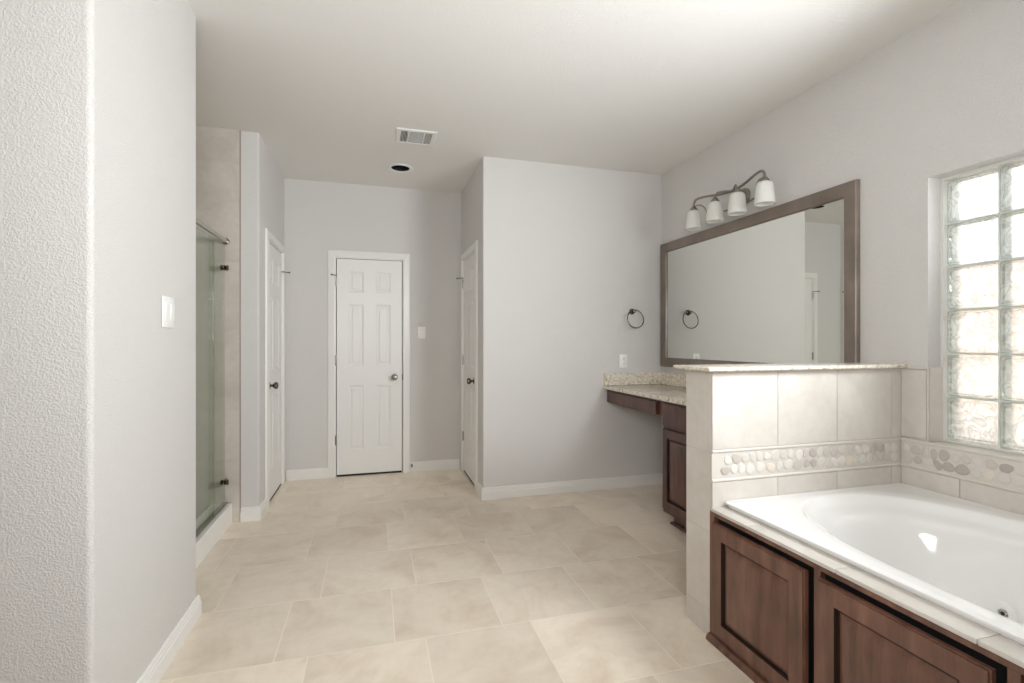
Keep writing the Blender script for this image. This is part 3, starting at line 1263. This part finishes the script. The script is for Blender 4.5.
# ------------------------------------------------------------------ towel ring
tr = thing('towel_ring', (2.176, YT, 1.54), 'round dark bronze towel ring mounted on the grey wall beside the mirror', 'towel ring')
m = M()
m.lathe([(0.026, -0.0005), (0.026, -0.006), (0.020, -0.012), (0.011, -0.018), (0.010, -0.040), (0.013, -0.046), (0.010, -0.052), (0.002, -0.054)], 'y', (2.176, YT, 1.532), 20)
m.build('wall_mount', bronze, tr, smooth=40)
m = M()
rc = (2.184, YT - 0.050, 1.466)
m.tube([(rc[0] + 0.078 * math.cos(a), rc[1] + 0.012 * math.sin(a), rc[2] + 0.078 * math.sin(a)) for a in [2 * math.pi * k / 40 for k in range(40)]], 0.0048, 10, closed=True)
m.build('ring', bronze, tr, smooth=60)


# ------------------------------------------------------------------ outlet and switches
def plate(name, T, w_, h_, label, cat, rockers=0, outlet=False):
    root = thing(name, tuple(T @ Vector((0, 0, 0))), label, cat)
    m = M(T)
    m.box(-w_ / 2, w_ / 2, -0.006, -0.0005, -h_ / 2, h_ / 2, 0.0035, 2)
    m.build('cover_plate', plastic_white, root, smooth=40)
    if rockers:
        for i in range(rockers):
            cx = (i - (rockers - 1) / 2) * 0.046
            m = M(T)
            v = [(-0.0165, -0.0065, -0.033), (0.0165, -0.0065, -0.033), (0.0165, -0.0065, 0.033), (-0.0165, -0.0065, 0.033)]
            f = [(-0.0155, -0.0072, -0.032), (0.0155, -0.0072, -0.032), (0.0155, -0.0125, 0.031), (-0.0155, -0.0125, 0.031)]
            m.ring_loft([[(cx + a, b_, c_) for a, b_, c_ in v], [(cx + a, b_, c_) for a, b_, c_ in f]])
            m.build('rocker', plastic_white, root)
    if outlet:
        for dz in (0.020, -0.020):
            m = M(T)
            m.lathe([(0.0165, -0.0062), (0.0165, -0.0085), (0.015, -0.009)], 'y', (0, 0, dz), 20)
            r_ = m.build('receptacle', plastic_white, root, smooth=40)
            m = M(T)
            for sx_ in (-0.006, 0.006):
                m.box(sx_ - 0.0014, sx_ + 0.0014, -0.0096, -0.0091, dz - 0.001, dz + 0.008)
            m.lathe([(0.003, -0.0091), (0.003, -0.0096)], 'y', (0, 0, dz - 0.008), 10)
            k = m.build('slots', black, r_)
            k.matrix_parent_inverse = Matrix.Identity(4)
    return root


plate('outlet', Matrix.Translation((2.092, YT, 1.100)), 0.074, 0.118, 'white duplex outlet on the grey wall just above the granite backsplash', 'outlet', outlet=True)
plate('light_switch', Matrix.Translation((0.450, YB, 1.356)), 0.074, 0.118, 'white single rocker light switch on the shaded wall beside the far door', 'light switch', rockers=1)
plate('light_switch', TL @ Matrix.Translation((2.239, 0, 1.386)), 0.118, 0.122, 'white double rocker light switch on the nearest wall at left', 'light switch', rockers=2)

# little rubber-tipped door stop on the baseboard
m = M()
m.lathe([(0.010, 0), (0.010, -0.004), (0.004, -0.006), (0.004, -0.045), (0.009, -0.047), (0.009, -0.058), (0.004, -0.060)], 'y', (0.352, YB - 0.013, 0.070), 12)
m.build('door_stop', bronze, smooth=40, label='small dark door stop screwed to the baseboard right of the far door', cat='door stop')

# ------------------------------------------------------------------ ceiling vent
VX0, VX1, VY0, VY1 = 0.150, 0.436, 3.490, 3.752
vt = thing('ceiling_vent', ((VX0 + VX1) / 2, (VY0 + VY1) / 2, CEIL), 'white rectangular three-section air vent in the ceiling', 'air vent')
zc = CEIL - 0.0005
m = M()
ix0, ix1, iy0, iy1 = VX0 + 0.034, VX1 - 0.034, VY0 + 0.030, VY1 - 0.030


def vring(x0, x1, y0, y1, z):
    return [(x0, y0, z), (x1, y0, z), (x1, y1, z), (x0, y1, z)]


rg = [vring(VX0, VX1, VY0, VY1, zc), vring(VX0, VX1, VY0, VY1, zc - .002), vring(VX0 + .008, VX1 - .008, VY0 + .008, VY1 - .008, zc - .007),
      vring(ix0, ix1, iy0, iy1, zc - .007), vring(ix0, ix1, iy0, iy1, zc)]
vr = [[m.bm.verts.new(p) for p in r_] for r_ in rg]
for a, b_ in zip(vr, vr[1:]):
    for i in range(4):
        j = (i + 1) % 4
        m.bm.faces.new((a[i], a[j], b_[j], b_[i]))
s1, s2 = ix0 + 0.050, ix1 - 0.050
m.box(s1, s1 + 0.008, iy0, iy1, zc - 0.007, zc - 0.001)
m.box(s2 - 0.008, s2, iy0, iy1, zc - 0.007, zc - 0.001)
m.build('frame', plastic_white, vt)
m = M()
m.box(ix0, ix1, iy0, iy1, zc - 0.0012, zc - 0.0002)
m.build('duct_opening', black, vt)
m = M()


def louver_x(x0, x1, k, tilt):
    st = (x1 - x0) / k
    for i in range(k):
        c_ = x0 + st * (i + .5)
        a, b_ = 0.0026, 0.0022
        m.ring_loft([[(c_ - a, y, zc - .004 - b_ * tilt), (c_ - a + .001, y, zc - .0048 - b_ * tilt), (c_ + a, y, zc - .004 + b_ * tilt), (c_ + a - .001, y, zc - .0032 + b_ * tilt)] for y in (iy0, iy1)])


def louver_y(x0, x1, k):
    st = (iy1 - iy0) / k
    for i in range(k):
        c_ = iy0 + st * (i + .5)
        m.box(x0, x1, c_ - 0.0024, c_ + 0.0024, zc - 0.0052, zc - 0.004)


louver_x(ix0 + .001, s1, 5, 1)
louver_x(s2, ix1 - .001, 5, -1)
louver_y(s1 + 0.008, s2 - 0.008, 15)
m.build('louvers', plastic_white, vt)

# ------------------------------------------------------------------ recessed can light
can = thing('recessed_light', (CX, CY, CEIL), 'unlit recessed can light, a black round hole in the ceiling', 'ceiling light')
m = M()
m.lathe([(0.077, 0.0), (0.0770, -0.004), (0.086, -0.009), (0.104, -0.006), (0.107, -0.0005), (0.079, -0.0005)], 'z', (CX, CY, CEIL), 36, cap0=False, cap1=False)
m.build('trim_ring', plastic_white, can, smooth=40)
m = M()
m.lathe([(0.077, -0.001), (0.0765, 0.10), (0.066, 0.145), (0.030, 0.155)], 'z', (CX, CY, CEIL), 36, cap0=False, cap1=True)
m.build('baffle', black, can, smooth=40)
m = M()
m.lathe([(0.030, 0.148), (0.040, 0.120), (0.052, 0.075), (0.050, 0.060), (0.035, 0.052), (0.002, 0.050)], 'z', (CX, CY, CEIL), 28)
m.build('bulb', Mat('dull_bulb').set((0.10, 0.10, 0.10, 1), 0.3).m, can, smooth=50)

# ------------------------------------------------------------------ shower
m = M()
m.box(-1.085, -0.963, YE + 0.016, YT - 0.014, 0, 0.126)
curb = m.build('trim_1', wall_grout, kind='structure')
m = M()
m.box(-1.090, -0.958, YE + 0.001, YT - 0.0135, 0.1265, 0.138, 0.003, tone=0.5)
m.box(-0.9625, -0.956, YE + 0.001, YT - 0.0135, 0.001, 0.126)
m.build('curb_tile', curb_tile, curb)
# tiled walls of the shower
m = M()
m.box(-1.95, -0.9115, YT - 0.0115, YT, 0, CEIL)
ws = m.build('wall_shower', wall_grout, kind='structure')
m = M()
tiles(m, 'y', YT - 0.013, [-1.95, -1.585, -1.245, -0.905], [0, 0.10, 0.445, 0.79, 1.135, 1.48, 1.825, 2.17, 2.515, CEIL], 0.009, gr=0.001)
tiles(m, 'x', -1.95, [2.59, 2.93, 3.27, 3.61, YT - 0.014], [0, 0.10, 0.445, 0.79, 1.135, 1.48, 1.825, 2.17, 2.515, CEIL], -0.009, gr=0.001)
tiles(m, 'y', YE + 0.0015, [-1.95, -1.585, -1.245, -0.975], [0, 0.10, 0.445, 0.79, 1.135, 1.48, 1.825, 2.17, 2.515, CEIL], 0.009, gr=0.001)
m.build('shower_tile', shower_tile, ws)
m = M()
m.box(-2.6, -1.96, YE, YT, 0, CEIL)
m.build('wall_shower_side', wall_grout, kind='structure')
m = M()
m.box(-0.911, -0.903, YT - 0.014, YT - 0.0005, 0.0, CEIL, 0.002)
m.build('trim_2', Mat('tile_edge_metal').set((0.36, 0.30, 0.26, 1), 0.4).m, kind='structure')

sh = thing('shower_screen', (-1.0, 3.2, 0.138), 'clear greenish glass shower screen with a steel header bar behind the near left wall', 'shower screen')
GX = -0.992
m = M()
m.box(GX - 0.005, GX + 0.005, 3.545, YT - 0.075, 0.150, 1.945)
m.build('fixed_glass', shower_glass, sh)
m = M()
m.box(GX - 0.021, GX - 0.011, YE + 0.03, 3.60, 0.150, 1.945)
m.build('glass_door', shower_glass, sh)
m = M()
m.box(GX - 0.026, GX + 0.012, YE + 0.014, YT - 0.0145, 0.1385, 0.1495, 0.001)
m.build('bottom_channel', steel, sh)
m = M()
m.tube([(GX, YE + 0.012, 1.968), (GX, YT - 0.030, 1.968)], 0.0155, 16)
m.lathe([(0.022, -0.0315), (0.022, -0.0135)], 'y', (GX, YT, 1.968), 16)
m.build('header_bar', steel, sh, smooth=40)
for z in (1.775, 0.305):
    m = M()
    T = (GX, YT - 0.088, z)
    m.lathe([(0.002, 0.033), (0.016, 0.031), (0.020, 0.026), (0.016, 0.020), (0.012, 0.014), (0.019, 0.010), (0.019, 0.0055)], 'x', T, 18)
    m.lathe([(0.019, -0.0055), (0.019, -0.012), (0.012, -0.016)], 'x', T, 18)
    m.box(GX - 0.004, GX + 0.004, YT - 0.074, YT - 0.0135, z - 0.012, z + 0.012, 0.002)
    m.build('glass_clamp', bronze, sh, smooth=40)

for o in C.objects:
    if '_w' in o.keys():
        del o['_w']
